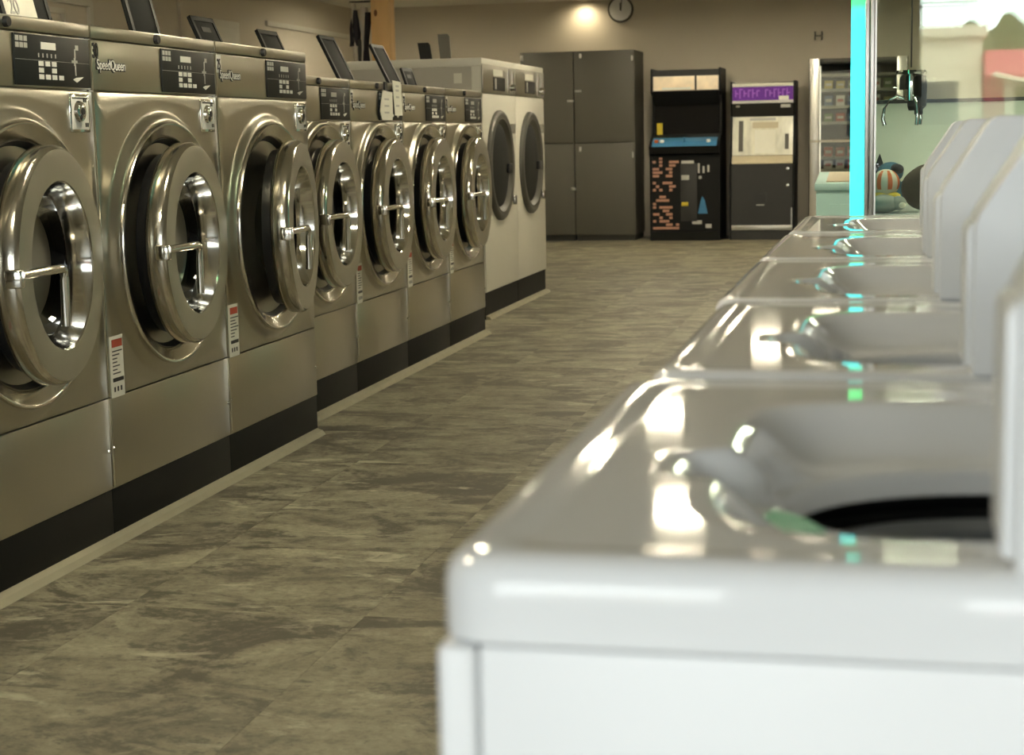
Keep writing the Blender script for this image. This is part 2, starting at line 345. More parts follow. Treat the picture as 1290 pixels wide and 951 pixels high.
# ------------------------------------------------------------------ front loading washers
def washer(label, loc, W, ZT, ang, number, kind, lid):
    t = thing('front_load_washer', label, 'washer', loc, 0, 'steel front loading washers along the left')
    zk, zw, zs, zl = 0.150, 0.411, ZT-0.177, ZT-0.038
    g = 0.0015; cy, cz = W/2, 0.817
    bm = bmesh.new(); abox(bm, -0.86, -0.012, 0.006, W-0.006, zk, ZT-0.004); finish('cabinet', bm, 'steel_dark', t)
    box('plinth', -0.84, -0.004, 0.001, W-0.001, 0.0, zk, 'plinth', t, 0.002)
    box('lower_panel', -0.012, 0, g, W-g, zk+g, zw-g, 'steel', t, 0.004)
    # door panel: rectangle morphing into a raised round collar
    R1 = min(0.400, W/2-0.012); R0 = 0.362; bm = bmesh.new(); z0, z1 = zw+g, zs-g
    angs = sorted([2*PI*i/120 for i in range(120)]+[math.atan2(b-cz, a-cy) % (2*PI) for a in (g, W-g) for b in (z0, z1)])
    def rr(a, ins):
        c, s = math.cos(a), math.sin(a); ds = []
        if abs(c) > 1e-6: ds.append(((W-g-ins-cy) if c > 0 else (g+ins-cy))/c)
        if abs(s) > 1e-6: ds.append(((z1-ins-cz) if s > 0 else (z0+ins-cz))/s)
        return min(ds)
    prof = [('r', 0.0, -0.012), ('r', 0.0, -0.003), ('r', 0.003, 0.0), ('m', 0.5, 0.0)]
    for k in range(9):
        u = k/8; prof.append(('c', R1+(R0-R1)*u, 0.022*u*u*(3-2*u)))
    prof += [('c', R0-0.004, 0.020), ('c', 0.315, 0.0)]
    rings = []
    for a, b, x in prof:
        ring = []
        for th in angs:
            r = rr(th, b) if a == 'r' else (b if a == 'c' else 0.5*(rr(th, 0.003)+min(R1, rr(th, 0.003))))
            if a == 'c': r = min(r, rr(th, 0.002))
            ring.append(bm.verts.new((x, cy+r*math.cos(th), cz+r*math.sin(th))))
        rings.append(ring)
    for A, B in zip(rings, rings[1:]):
        for i in range(len(angs)): j = (i+1) % len(angs); bm.faces.new((A[i], A[j], B[j], B[i]))
    finish('door_panel', bm, 'steel', t, 50)
    lathe('flange', [(0.361, 0.016), (0.361, 0.030), (0.358, 0.034), (0.353, 0.034), (0.349, 0.031), (0.322, 0.020), (0.314, 0.014), (0.310, 0.004)], 'polished', t, c=(0, cy, cz), seg=96)
    lathe('gasket', [(0.312, 0.010), (0.302, -0.004), (0.296, -0.03), (0.27, -0.05), (0.262, -0.08)], 'rubber', t, c=(0, cy, cz))
    dr = lathe('drum', [(0.262, -0.075), (0.266, -0.10), (0.266, -0.48), (0.24, -0.50), (0.0, -0.50)], 'drum', t, c=(0, cy, cz))
    # fascia and controls
    box('fascia', -0.012, 0, g, W-g, zs+g, zl-g, 'steel', t, 0.003)
    box('top_lip', -0.30, 0.004, g, W-g, zl+g, ZT, 'steel', t, 0.006)
    bm = bmesh.new(); alathe(bm, [(0.0, 0.012), (0.012, 0.012), (0.014, 0.006), (0.014, 0.0)], 'X', (0.004, W*0.48, (zl+ZT)/2), 20)
    finish('lid_lock', bm, 'black', t, 40)
    box('edge_highlight', -0.010, 0.0035, -0.0005, 0.0045, zk+0.01, ZT-0.002, 'chrome', t)  # chrome strip put in for the bright highlight along the near edge
    s = W/0.876; py0, py1, pz0, pz1 = 0.457*s, 0.866*s, zs+0.006, zl-0.004
    cp = box('control_panel', 0.0, 0.004, py0, py1, pz0, pz1, 'panel_black', t, 0.002)
    pw, ph = py1-py0, pz1-pz0
    def C(bm, u0, u1, v0, v1, d=0.001): abox(bm, 0.0035, 0.0045+d, py0+u0*pw, py0+u1*pw, pz0+v0*ph, pz0+v1*ph)
    bm = bmesh.new()
    for iu in range(3):
        for iv in range(3):
            if (iu, iv) == (1, 1): continue
            C(bm, 0.30+0.085*iu, 0.36+0.085*iu, 0.13+0.13*iv, 0.225+0.13*iv)
    C(bm, 0.56, 0.62, 0.13, 0.22)
    finish('keypad', bm, 'print_white', cp)
    bm = bmesh.new(); C(bm, 0.34, 0.53, 0.72, 0.86)
    finish('display', bm, 'print_white' if kind == 0 else 'print_grey', cp)
    bm = bmesh.new()
    for iu in range(3):
        for iv in range(2): C(bm, 0.02+0.052*iu, 0.062+0.052*iu, 0.72+0.13*iv, 0.82+0.13*iv, 0.0005)
    for iu in range(5): C(bm, 0.30+0.055*iu, 0.312+0.055*iu, 0.56, 0.64, 0.0005)
    C(bm, 0.01, 0.99, 0.495, 0.502, 0.0002)
    C(bm, 0.775, 0.795, 0.44, 0.60, 0.0008); C(bm, 0.745, 0.82, 0.50, 0.55, 0.0008); C(bm, 0.80, 0.84, 0.76, 0.86, 0.0008); C(bm, 0.785, 0.80, 0.60, 0.78, 0.0004); C(bm, 0.785, 0.80, 0.24, 0.46, 0.0004)
    finish('markings', bm, 'print_grey', cp)
    bm = bmesh.new(); aprism(bm, [(py0+0.75*pw, pz0+0.16*ph), (py0+0.80*pw, pz0+0.10*ph), (py0+0.90*pw, pz0+0.22*ph), (py0+0.80*pw, pz0+0.20*ph)], 'X', 0.0035, 0.005)
    finish('arrow_mark', bm, 'print_white', cp)
    # number and maker's name
    if kind == 0 and number == '30': lettering('number', number, 0.058, (0.0012, 0.012, zl-0.050), RX, 'black', t, 0.62, bold=0.0008)
    else:
        nl = box('number_label', 0, 0.0015, 0.012, 0.052, zl-0.062, zl-0.005, 'print_white', t)
        lettering('number', number, 0.05, (0.002, 0.016, zl-0.052), RX, 'black', nl, 0.55)
    bz = lettering('badge', 'SpeedQueen', 0.040, (0.0025, 0.030, zl-0.080), RX, 'black', t, 0.86, 0.002, 0.0022)
    lettering('badge_lettering', 'SpeedQueen', 0.040, (0.0045, 0.030, zl-0.080), RX, 'print_white', bz, 0.86, 0.001)
    # coin plate
    q0, q1, r0, r1 = 0.735*s, 0.848*s, zs-0.113, zs-0.010
    co = box('coin_plate', 0, 0.005, q0, q1, r0, r1, 'chrome', t, 0.002)
    pwid, phei = q1-q0, r1-r0
    box('plate_face', 0.004, 0.0062, q0+0.008, q1-0.008, r0+0.008, r1-0.008, 'print_white', co, 0.0008)
    lathe('lock', [(0.0, 0.016), (0.008, 0.016), (0.010, 0.014), (0.026, 0.012), (0.029, 0.004)], ['chrome'], co, c=(0.003, q0+pwid*0.42, r0+phei*0.54), seg=28)
    bm = bmesh.new()
    alathe(bm, [(0.0, 0.018), (0.009, 0.0175), (0.010, 0.010)], 'X', (0.003, q0+pwid*0.42, r0+phei*0.54), 16)
    for u, v in ((0.66, 0.78), (0.72, 0.14)): abox(bm, 0.004, 0.0075, q0+u*pwid, q0+(u+0.06)*pwid, r0+v*phei, r0+(v+0.11)*phei); abox(bm, 0.004, 0.0075, q0+(u+0.10)*pwid, q0+(u+0.15)*pwid, r0+v*phei, r0+(v+0.11)*phei)
    abox(bm, 0.004, 0.0068, q0+0.012, q1-0.012, r1-0.014, r1-0.010)
    bmesh.ops.create_cone(bm, cap_ends=True, segments=12, radius1=0.014, radius2=0.006, depth=0.008, matrix=Matrix.Translation((0.014, q0+pwid*0.38, r0+phei*0.40)) @ Matrix.Rotation(PI/2, 4, 'Y'))
    finish('lock_details', bm, 'black', co)
    # sticker low on the near edge
    st = box('warning_sticker', 0, 0.0012, 0.018, 0.104*s, zw-0.004, zw+0.170, 'paper', t)
    box('red_header', 0.001, 0.0018, 0.034, 0.098*s, zw+0.138, zw+0.160, 'print_red', st)
    bm = bmesh.new(); abox(bm, 0.001, 0.0018, 0.032, 0.098*s, zw+0.040, zw+0.051)
    for k in range(7): abox(bm, 0.001, 0.0015, 0.034, 0.05+0.044*random.random()*s+0.01, zw+0.062+k*0.0105, zw+0.0655+k*0.0105)
    for k in range(3): abox(bm, 0.001, 0.0015, 0.036+0.02*k, 0.046+0.02*k, zw+0.012, zw+0.026)
    finish('sticker_print', bm, 'black', st)
    for y, z in ((0.012, 0.268), (W-0.014, 0.262)):
        lathe('screw', [(0.0, 0.004), (0.004, 0.0035), (0.0055, 0.0)], 'chrome', t, c=(0, y, z), seg=10)
    for z in (cz+0.10, cz+0.075, cz-0.105, cz-0.13):
        lathe('hinge_bolt', [(0.0, 0.006), (0.005, 0.005), (0.007, 0.0)], 'chrome', t, c=(0.034, cy+0.334, z), seg=10)
    # the door, hinged on the far side
    d = bpy.data.objects.new('door', None); COL.objects.link(d); d.parent = t; d.location = (0.028, cy+0.300, cz); d.rotation_euler = (0, 0, math.radians(ang)); d.empty_display_size = 0.05
    dc = (0, -0.300, 0)
    lathe('door_rim', [(0.272, -0.022), (0.292, -0.012), (0.300, 0.0), (0.301, 0.034), (0.298, 0.042), (0.289, 0.0485)], 'polished', d, c=dc, seg=96)
    lathe('door_ring', [(0.2895, 0.0484), (0.286, 0.049), (0.216, 0.049), (0.212, 0.0484)], 'ring_face', d, c=dc, seg=96)
    lathe('inner_bezel', [(0.2125, 0.0484), (0.208, 0.045), (0.201, 0.012), (0.197, -0.008), (0.196, -0.02)], 'chrome', d, c=dc, seg=96)
    lathe('door_seal', [(0.275, -0.018), (0.268, -0.05), (0.21, -0.055), (0.197, -0.02)], 'rubber', d, c=dc)
    lathe('glass_bowl', [(0.198, -0.012), (0.186, -0.05), (0.14, -0.095), (0.07, -0.118), (0.001, -0.122)], 'door_glass', d, c=dc)
    bm = bmesh.new(); y0 = -0.592; ye = -0.375
    atube(bm, [(0.056, y0-0.012, 0.0), (0.064, y0+0.10, 0.0), (0.072, ye-0.015, 0.0), (0.074, ye, -0.008), (0.074, ye+0.006, -0.03), (0.070, ye+0.008, -0.145)], 0.0115, 10)
    abox(bm, 0.02, 0.062, y0-0.026, y0+0.004, -0.030, 0.014, 0.004)
    finish('handle', bm, 'chrome', d, 50)
    # detergent lid standing open on the top
    if lid:
        X, ya, yb, zt, tilt = lid[:5]; lx = X-loc[0]
        ld = bpy.data.objects.new('dispenser_lid', None); COL.objects.link(ld); ld.parent = t; ld.location = (lx, 0, ZT-0.003); ld.rotation_euler = (0, -math.radians(tilt), 0); ld.empty_display_size = 0.05
        ya -= loc[1]; yb -= loc[1]; h = zt-ZT
        box('lid_plate', -0.006, 0.006, ya, yb, 0, h, 'lid_dark', ld, 0.004)
        bm = bmesh.new()
        for q in ((ya, ya+0.018, 0, h), (yb-0.018, yb, 0, h), (ya, yb, h-0.018, h)): abox(bm, 0.005, 0.009, *q)
        finish('lid_frame', bm, 'panel_black', ld)
        if len(lid) > 5: box('lid_label', 0.006, 0.0085, ya+0.02, yb-0.08, 0.004, h-0.02, 'paper', ld); lettering('label_print', '20', 0.06, (0.0095, ya+0.04, 0.02), RX, 'print_grey', ld, 0.9)
        if h < 0.2: box('lid_slot', 0.005, 0.0075, ya+0.3*(yb-ya), ya+0.68*(yb-ya), h*0.56, h*0.56+0.020, 'black', ld)
        box('dispenser_base', lx-0.09, lx+0.03, ya-0.02, yb+0.005, ZT-0.004, ZT+0.004, 'lid_dark', t)
    return t
A1, A2 = -2.1376, -2.2648
washer('wide steel front loader nearest the viewer, cut off by the left edge', (A1, 3.433, 0), 0.8745, 1.439, 7, '20', 0, (-2.24, 4.03, 4.295, 1.64, 14, 1))
washer('wide steel front loader marked 30, second from the left edge', (A1, 4.3085, 0), 0.8745, 1.439, 5, '30', 0, (-2.24, 4.80, 5.00, 1.70, 14))
washer('wide steel front loader whose door stands open furthest, at the step to the lower machines', (A1, 5.184, 0), 0.8745, 1.439, 9.5, '25', 0, (-2.39, 5.70, 5.91, 1.575, 24))
G2Y = [6.165+0.795*k for k in range(4)]
washer('narrower steel front loader first of the lower four, partly hidden by the wide washer', (A2, G2Y[0], 0), 0.7935, 1.370, 4, '24', 1, (-2.39, 6.43, 6.65, 1.575, 24))
washer('narrower steel front loader with two paper tags over its control panel', (A2, G2Y[1], 0), 0.7935, 1.370, 3, '23', 1, (-2.39, 7.22, 7.43, 1.60, 26))
washer('narrower steel front loader just past the one with paper tags', (A2, G2Y[2], 0), 0.7935, 1.370, 3, '22', 1, (-2.40, 8.02, 8.23, 1.60, 26))
washer('narrower steel front loader standing next to the white dryers', (A2, G2Y[3], 0), 0.7935, 1.370, 3, '21', 1, (-2.54, 8.82, 9.02, 1.50, 18))
# two paper tags hung over the second narrower washer
t = thing('paper_tag', 'white paper tag with cut corner, nearer of the two on the washer', 'tag', (A2+0.012, 7.36, 1.20))
prism('card', [(0.03, 0.0), (0.19, 0.0), (0.20, 0.03), (0.20, 0.125), (0.05, 0.135), (0.02, 0.09), (0.0, 0.04)], 'X', 0, 0.002, 'paper', t)
bm = bmesh.new()
for z in (0.03, 0.06, 0.09): abox(bm, 0.002, 0.0025, 0.07, 0.14, z, z+0.008)
finish('faint_writing', bm, 'print_grey', t); box('hook', -0.008, 0.001, 0.09, 0.13, 0.125, 0.172, 'black', t)
t = thing('paper_tag', 'narrow tall white paper tag, farther of the two on the washer', 'tag', (A2+0.012, 7.565, 1.222), 0)
prism('card', [(0.03, 0.0), (0.155, 0.0), (0.135, 0.155), (0.0, 0.160)], 'X', 0, 0.002, 'paper', t)
bm = bmesh.new()
for z in (0.04, 0.08, 0.11, 0.13): abox(bm, 0.002, 0.0025, 0.05, 0.10, z, z+0.009)
finish('faint_writing', bm, 'print_grey', t)

# beige strips where the plinths meet the floor
def strip(name, y0, y1, x0, x1, label):
    struct(prism(name, [(x0, 0.0), (x1, 0.0), (x1-0.012, 0.016), (x0, 0.024)], 'Y', y0, y1, 'beige_trim'), label)
strip('trim_4', 3.433, 6.05, A1-0.004, A1+0.03, 'beige floor strip along the wide washers')
strip('trim_5', 6.08, 9.33, A2-0.004, A2+0.036, 'beige floor strip along the narrower washers')
strip('trim_6', 10.05, 11.9, -2.434, -2.40, 'beige floor strip along the dryers')

# ------------------------------------------------------------------ dryers
def dryer(label, y0, W, tagrow):
    X = -2.43; ZT = 1.590
    t = thing('tumble_dryer', label, 'dryer', (X, y0, 0), 0, 'white dryers past the washers')
    bm = bmesh.new(); abox(bm, -0.84, -0.002, 0.002, W-0.002, 0.166, ZT-0.05); finish('cabinet', bm, 'dryer_white', t)
    box('plinth', -0.82, -0.006, 0.002, W-0.002, 0, 0.166, 'plinth', t)
    box('roof_lip', -0.85, 0.004, 0.0, W-0.001, ZT-0.05, ZT, 'dryer_white', t, 0.006)
    box('front_panel', -0.002, 0.004, 0.003, W-0.003, 0.170, 1.375, 'dryer_white', t, 0.003)
    cp = box('control_panel', -0.002, 0.008, 0.003, W-0.003, 1.380, ZT-0.035, 'steel_dark', t, 0.003)
    box('panel_label', 0.0075, 0.0095, 0.28, 0.54, 1.490, 1.53, 'paper', cp)
    box('meter_window', 0.0075, 0.010, 0.28, 0.60, 1.40, 1.482, 'panel_black', cp)
    box('meter_buttons', 0.0095, 0.011, 0.32, 0.36, 1.41, 1.475, 'print_grey', cp)
    lathe('coin_knob', [(0.0, 0.03), (0.022, 0.028), (0.026, 0.0)], 'chrome', cp, c=(0.008, 0.78, 1.425), seg=16)
    bm = bmesh.new(); abox(bm, 0.0075, 0.010, 0.70, 0.715, 1.39, 1.54); abox(bm, 0.0075, 0.010, 0.84, 0.855, 1.39, 1.54); finish('meter_edges', bm, 'chrome', cp)
    cy, cz = W*0.45, 0.935
    dr = lathe('door', [(0.345, 0.004), (0.345, 0.018), (0.335, 0.030), (0.318, 0.034), (0.305, 0.030)], 'dryer_door', t, c=(0, cy, cz), seg=72)
    lathe('door_face', [(0.307, 0.030), (0.29, 0.030), (0.265, 0.006), (0.255, 0.004)], 'dryer_door', dr, c=(0, cy, cz), seg=72)
    lathe('door_glass', [(0.258, 0.006), (0.22, 0.016), (0.12, 0.026), (0.001, 0.03)], 'lid_dark', dr, c=(0, cy, cz), seg=72)
    box('door_handle', 0.02, 0.045, cy+0.12, cy+0.22, cz-0.05, cz+0.01, 'black', dr, 0.008)
    box('hinge', 0.004, 0.035, cy+0.30, cy+0.36, cz+0.20, cz+0.26, 'steel_dark', dr, 0.004)
    box('hinge', 0.004, 0.035, cy+0.30, cy+0.36, cz-0.26, cz-0.20, 'chrome', dr, 0.004)
    return t
d1 = dryer('tall white dryer with round door, next to the last steel washer', 10.045, 0.93, 0)
bm = bmesh.new(); abox(bm, -0.82, -0.06, -0.004, 0.002, 0.2, 1.538); finish('side_panel', bm, 'side_grey', d1)
box('side_sticker', -0.17, -0.12, -0.006, -0.003, 1.44, 1.50, 'paper', d1)
dryer('tall white dryer with round door, at the far end of the row', 10.977, 0.92, 1)
for lab, x, y, z1, wd in (('small dark plate standing on the roof of the nearer dryer', -2.93, 10.60, 1.72, 0.075), ('taller greyish plate standing on the roof of the farther dryer', -3.01, 11.40, 1.82, 0.075)):
    t = thing('vent_plate', lab, 'plate', (x, y, 1.590), 0, 'plates on the dryer roofs')
    bm = bmesh.new(); aprism(bm, [(-0.03, 0), (0.045, 0), (0.03, z1-1.605), (0.02, z1-1.59), (-0.05, z1-1.59)], 'Y', 0, 0.02); finish('plate', bm, 'lid_dark' if z1 < 1.8 else 'locker', t)
    box('foot', -0.045, 0.055, -0.03, 0.05, 0, 0.008, 'lid_dark', t)

# ------------------------------------------------------------------ wooden post and hanging clothes
t = thing('wooden_post', 'square pine post with a dark knot, rising behind the dryers', 'post', (-3.955, 13.08, 0))
box('timber', -0.075, 0.075, -0.08, 0.08, 0, CZ, 'wood', t, 0.006)
blob('knot', (-0.035, -0.0795, 2.10), 0.014, 0.004, 0.028, 'knot', t, 2)
t = thing('hanging_bundle', 'bundle of dark and pale garments hanging beside the pine post', 'clothes', (-4.12, 13.05, 1.45))
tube('rail', [(-0.10, 0, 0.745), (0.0905, 0, 0.745)], 0.008, 'black', t)
def garment(name, x, w0, w1, z0, z1, material, tilt=0.0):
    bm = bmesh.new(); N = 9; rows = []
    for k in range(N):
        u = k/(N-1); z = z1+(z0-z1)*u; ww = w0+(w1-w0)*u+0.008*math.sin(6*u+x*30); cx = x+tilt*u+0.008*math.sin(4*u+x*50)
        rows.append([bm.verts.new((cx+ww*math.cos(a)*(1+0.2*math.sin(5*a)), 0.035*math.sin(a), z)) for a in [2*PI*q/14 for q in range(14)]])
    for A, B in zip(rows, rows[1:]):
        for q in range(14): bm.faces.new((A[q], A[(q+1) % 14], B[(q+1) % 14], B[q]))
    bm.faces.new(rows[0]); bm.faces.new(rows[-1][::-1]); return finish(name, bm, material, t, 60)
garment('dark_garment', -0.045, 0.02, 0.05, 0.40, 0.68, 'cloth_dark', -0.03); garment('pale_garment', -0.065, 0.022, 0.018, 0.20, 0.73, 'cloth_pale', 0.02)
garment('pale_garment', 0.015, 0.022, 0.02, 0.15, 0.70, 'cloth_pale', -0.01); garment('dark_garment', 0.045, 0.02, 0.035, 0.18, 0.66, 'cloth_dark', -0.02)
garment('pale_garment', 0.0, 0.02, 0.02, 0.36, 0.60, 'print_grey', 0.02); garment('dark_garment', -0.01, 0.02, 0.02, 0.15, 0.45, 'locker_dark', -0.02)

# ------------------------------------------------------------------ lockers
def locker(label, x0, x1, mark):
    t = thing('locker_unit', label, 'locker', (x0, 17.69, 0), 0, 'grey lockers on the back wall'); W = x1-x0
    box('carcass', 0, W, 0.012, 0.68, 0.06, 1.985, 'locker', t); box('base', 0.01, W-0.01, 0.03, 0.66, 0, 0.06, 'locker_dark', t)
    for nm, z0, z1 in (('door', 0.07, 1.025), ('door', 1.035, 1.975)):
        d = box(nm, 0.006, W-0.006, 0, 0.014, z0, z1, 'locker', t, 0.003)
        for (mx, mz, mw, mh) in mark:
            if z0 < mz < z1: box('latch', mx-x0-mw/2, mx-x0+mw/2, -0.010, 0.001, mz-mh/2, mz+mh/2, 'aluminium', d, 0.002)
    return t
locker('grey two-door locker unit partly hidden behind the white dryers', -3.853, -3.285, [(-3.835, 1.93, 0.03, 0.05), (-3.318, 1.472, 0.07, 0.022), (-3.30, 0.551, 0.05, 0.03)])
locker('grey two-door locker unit beside the dark arcade cabinet', -3.280, -2.640, [(-3.235, 1.571, 0.07, 0.022), (-3.207, 1.935, 0.025, 0.045), (-3.221, 0.967, 0.025, 0.05), (-2.66, 1.898, 0.02, 0.05), (-2.66, 0.9, 0.015, 0.06)])

# ------------------------------------------------------------------ arcade cabinets (face -Y)
def arcade(label, x0, x1, H, yb, prof, body):
    t = thing('arcade_cabinet', label, 'arcade machine', (x0, yb, 0), 0, 'arcade machines on the back wall'); W = x1-x0
    for a in (0, W-0.022): prism('side_panel', prof, 'X', a, a+0.022, body, t)
    return t, W
P1 = [(0.0, 0.0), (0.68, 0.0), (0.68, 1.78), (0.12, 1.78), (0.10, 1.54), (0.24, 1.50), (0.22, 1.12), (0.0, 1.03), (-0.06, 0.98), (-0.04, 0.90), (0.0, 0.88)]
t, W = arcade('tall black arcade cabinet with lit cream marquee and orange maze print', -2.475, -1.745, 1.78, 17.62, P1, 'arcade_black')
box('back_box', 0.022, W-0.022, 0.26, 0.67, 0.02, 1.765, 'arcade_black', t)
mq = box('marquee', 0.024, W-0.024, 0.125, 0.27, 1.555, 1.70, 'marquee', t, 0.004)
box('marquee_divider', W*0.63, W*0.63+0.02, 0.119, 0.126, 1.555, 1.70, 'arcade_black', mq); box('marquee_light_block', 0.12, 0.42, 0.121, 0.126, 1.56, 1.585, 'paper', mq)
box('top_strip', 0.022, W-0.022, 0.12, 0.27, 1.702, 1.765, 'arcade_grey', t)
prism('speaker_board', [(0.11, 1.548), (0.26, 1.548), (0.26, 1.40), (0.24, 1.40)], 'X', 0.022, W-0.022, 'arcade_black', t)
prism('screen', [(0.25, 1.40), (0.262, 1.40), (0.232, 1.10), (0.22, 1.10)], 'X', 0.03, W-0.03, 'screen_glass', t)
box('yellow_decal', 0.05, 0.11, 0.205, 0.215, 1.10, 1.22, 'yellow', t)
cp = prism('control_deck', [(0.24, 1.11), (0.0, 1.02), (-0.055, 0.975), (-0.035, 0.905), (0.02, 0.90), (0.24, 1.0)], 'X', 0.022, W-0.022, 'arcade_black', t)
prism('deck_art', [(0.10, 1.063), (0.0, 1.024), (-0.055, 0.98), (-0.058, 0.978), (-0.004, 1.030), (0.10, 1.068)], 'X', 0.03, W-0.03, 'blue', cp)
for u, mm in ((0.10, 'orange'), (0.18, 'print_white'), (0.5, 'blue'), (0.84, 'print_white')):
    k = tube('joystick' if u == 0.5 else 'button', [(u*W, -0.01, 1.02), (u*W, -0.015, 1.045 if u != 0.5 else 1.07)], 0.022 if u != 0.5 else 0.012, mm, cp, 12)
fp = box('front_panel', 0.022, W-0.022, 0.012, 0.03, 0.10, 0.885, 'arcade_black', t)
box('kick_plate', 0.022, W-0.022, 0.0, 0.03, 0.0, 0.095, 'plinth', t)
MZ = ["00100000", "10100111", "00100110", "11001100", "11100100", "11001100", "00000000", "10011100", "01000110", "10100100", "00000000", "00110000", "01111000", "10000000", "10111100", "00011000", "11001100", "00100100", "10111000", "00001101", "11111111"]
bm = bmesh.new(); cw, ch = 0.0345, 0.0362
for r, row in enumerate(MZ):
    for c, b in enumerate(row):
        if b == '1': abox(bm, 0.028+c*cw, 0.028+(c+1)*cw-0.001, 0.009, 0.0125, 0.872-(r+1)*ch+0.006, 0.872-r*ch-0.004)
finish('maze_print', bm, 'maze', fp)['kind'] = 'stuff'
cdr = box('coin_door', 0.32, 0.49, 0.006, 0.013, 0.20, 0.80, 'arcade_grey', fp, 0.003)
box('coin_return', 0.33, 0.41, 0.001, 0.007, 0.63, 0.68, 'print_grey', cdr, 0.002); box('coin_slot', 0.33, 0.40, 0.001, 0.007, 0.36, 0.40, 'yellow', cdr, 0.002); box('price_plate', 0.33, 0.46, 0.001, 0.007, 0.80, 0.83, 'print_grey', cdr, 0.002)
bm = bmesh.new()
for q in ((0.50, 0.52, 0.70, 0.80), (0.55, 0.57, 0.70, 0.77), (0.60, 0.62, 0.71, 0.78), (0.51, 0.54, 0.64, 0.67), (0.44, 0.54, 0.17, 0.21), (0.58, 0.64, 0.13, 0.17)): abox(bm, q[0], q[1], 0.009, 0.0125, q[2], q[3])
finish('small_prints', bm, 'print_grey', fp)
prism('blue_print', [(0.50, 0.28), (0.60, 0.28), (0.57, 0.42), (0.545, 0.46), (0.525, 0.40)], 'Y', 0.009, 0.0125, 'blue', fp)
P2 = [(0.0, 0.0), (0.62, 0.0), (0.62, 1.63), (0.16, 1.63), (0.12, 1.40), (0.17, 1.28), (0.06, 0.80), (0.0, 0.76)]
t, W = arcade('shorter grey arcade cabinet with purple marquee and pale screen', -1.655, -0.985, 1.63, 17.68, P2, 'arcade_black')
box('back_box', 0.022, W-0.022, 0.30, 0.61, 0.02, 1.62, 'arcade_black', t)
box('top_strip', 0.022, W-0.022, 0.15, 0.30, 1.575, 1.61, 'paper', t)
mq = box('marquee', 0.024, W-0.024, 0.145, 0.30, 1.435, 1.572, 'purple', t)
bm = bmesh.new()
for k in range(13):
    u = 0.05+k*0.044
    if k in (6,): continue
    hh = 0.03+0.02*random.random(); abox(bm, u, u+0.012, 0.141, 0.146, 1.505-hh, 1.505+hh)
    if k % 2: abox(bm, u, u+0.034, 0.141, 0.146, 1.505+hh-0.012, 1.505+hh)
    else: abox(bm, u, u+0.034, 0.141, 0.146, 1.50, 1.512)
finish('marquee_strokes', bm, 'lilac', mq)
box('marquee_sill', 0.022, W-0.022, 0.125, 0.30, 1.405, 1.432, 'aluminium', t); box('marquee_light_block', 0.50, 0.60, 0.140, 0.146, 1.435, 1.475, 'paper', mq)
sb = prism('speaker_board', [(0.125, 1.402), (0.30, 1.402), (0.30, 1.27), (0.175, 1.27)], 'X', 0.022, W-0.022, 'black', t)
box('board_label', 0.52, 0.62, 0.13, 0.145, 1.355, 1.39, 'print_grey', sb); box('board_label', 0.06, 0.10, 0.13, 0.145, 1.365, 1.385, 'print_grey', sb)
sc = prism('screen', [(0.178, 1.265), (0.19, 1.265), (0.11, 0.87), (0.095, 0.87)], 'X', 0.024, W-0.024, 'screen_pale', t)
sl_ = (1.265-0.87)/(0.178-0.095)
def onscr(u0, u1, v0, v1, mm, nm):
    f = lambda v: (0.095+0.083*v, 0.87+0.395*v)
    a, b = f(v0), f(v1); prism(nm, [(a[0]-0.004, a[1]), (a[0]+0.002, a[1]), (b[0]+0.002, b[1]), (b[0]-0.004, b[1])], 'X', u0*W, u1*W, mm, sc)
onscr(0.34, 0.74, 0.70, 0.86, 'tan', 'screen_band'); onscr(0.38, 0.70, 0.05, 0.66, 'paper', 'screen_block'); onscr(0.13, 0.20, 0.1, 0.9, 'locker', 'screen_shape'); onscr(0.84, 0.90, 0.15, 0.55, 'locker', 'screen_shape'); onscr(0.30, 0.70, 0.90, 0.97, 'print_grey', 'screen_shape')
prism('control_deck', [(0.095, 0.865), (0.20, 0.865), (0.20, 0.80), (0.03, 0.785), (0.035, 0.81)], 'X', 0.022, W-0.022, 'tan', t)
fp = box('front_panel', 0.022, W-0.022, 0.008, 0.03, 0.15, 0.78, 'arcade_grey', t)
box('coin_slot', 0.26, 0.38, 0.002, 0.009, 0.39, 0.48, 'black', fp); box('slot_sill', 0.28, 0.36, 0.002, 0.009, 0.355, 0.365, 'print_grey', fp)
for z in (0.73, 0.56): lathe('lock', [(0.0, -0.012), (0.016, -0.010), (0.02, 0.0)], 'chrome', fp, 'Y', c=(0.60, 0.008, z), seg=14)
box('hinge_strip', 0.635, 0.645, 0.002, 0.009, 0.15, 0.33, 'aluminium', fp)
box('foot_rail', 0.022, W-0.022, 0.0, 0.03, 0.10, 0.15, 'aluminium', t, 0.005); box('kick_plate', 0.022, W-0.022, 0.012, 0.03, 0.0, 0.098, 'arcade_grey', t)

# ------------------------------------------------------------------ snack machine, wall clock, wall hooks
VW = 0.98
t = thing('snack_machine', 'glass fronted snack machine with silver frame on the back wall', 'vending machine', (-0.84, 17.6, 0))
bm = bmesh.new(); abox(bm, 0, 0.04, 0.02, 0.75, 0.05, 1.83); abox(bm, VW-0.04, VW, 0.02, 0.75, 0.05, 1.83); abox(bm, 0.04, VW-0.04, 0.70, 0.75, 0.05, 1.83); abox(bm, 0.04, VW-0.04, 0.02, 0.70, 1.78, 1.83); abox(bm, 0.04, VW-0.04, 0.02, 0.70, 0.05, 0.55)
finish('cabinet', bm, 'vend_inside', t)
bm = bmesh.new(); abox(bm, 0.01, 0.11, -0.02, 0.02, 0.05, 1.83, 0.01); abox(bm, VW-0.11, VW-0.01, -0.02, 0.02, 0.05, 1.83, 0.01); finish('frame', bm, 'aluminium', t, 35)
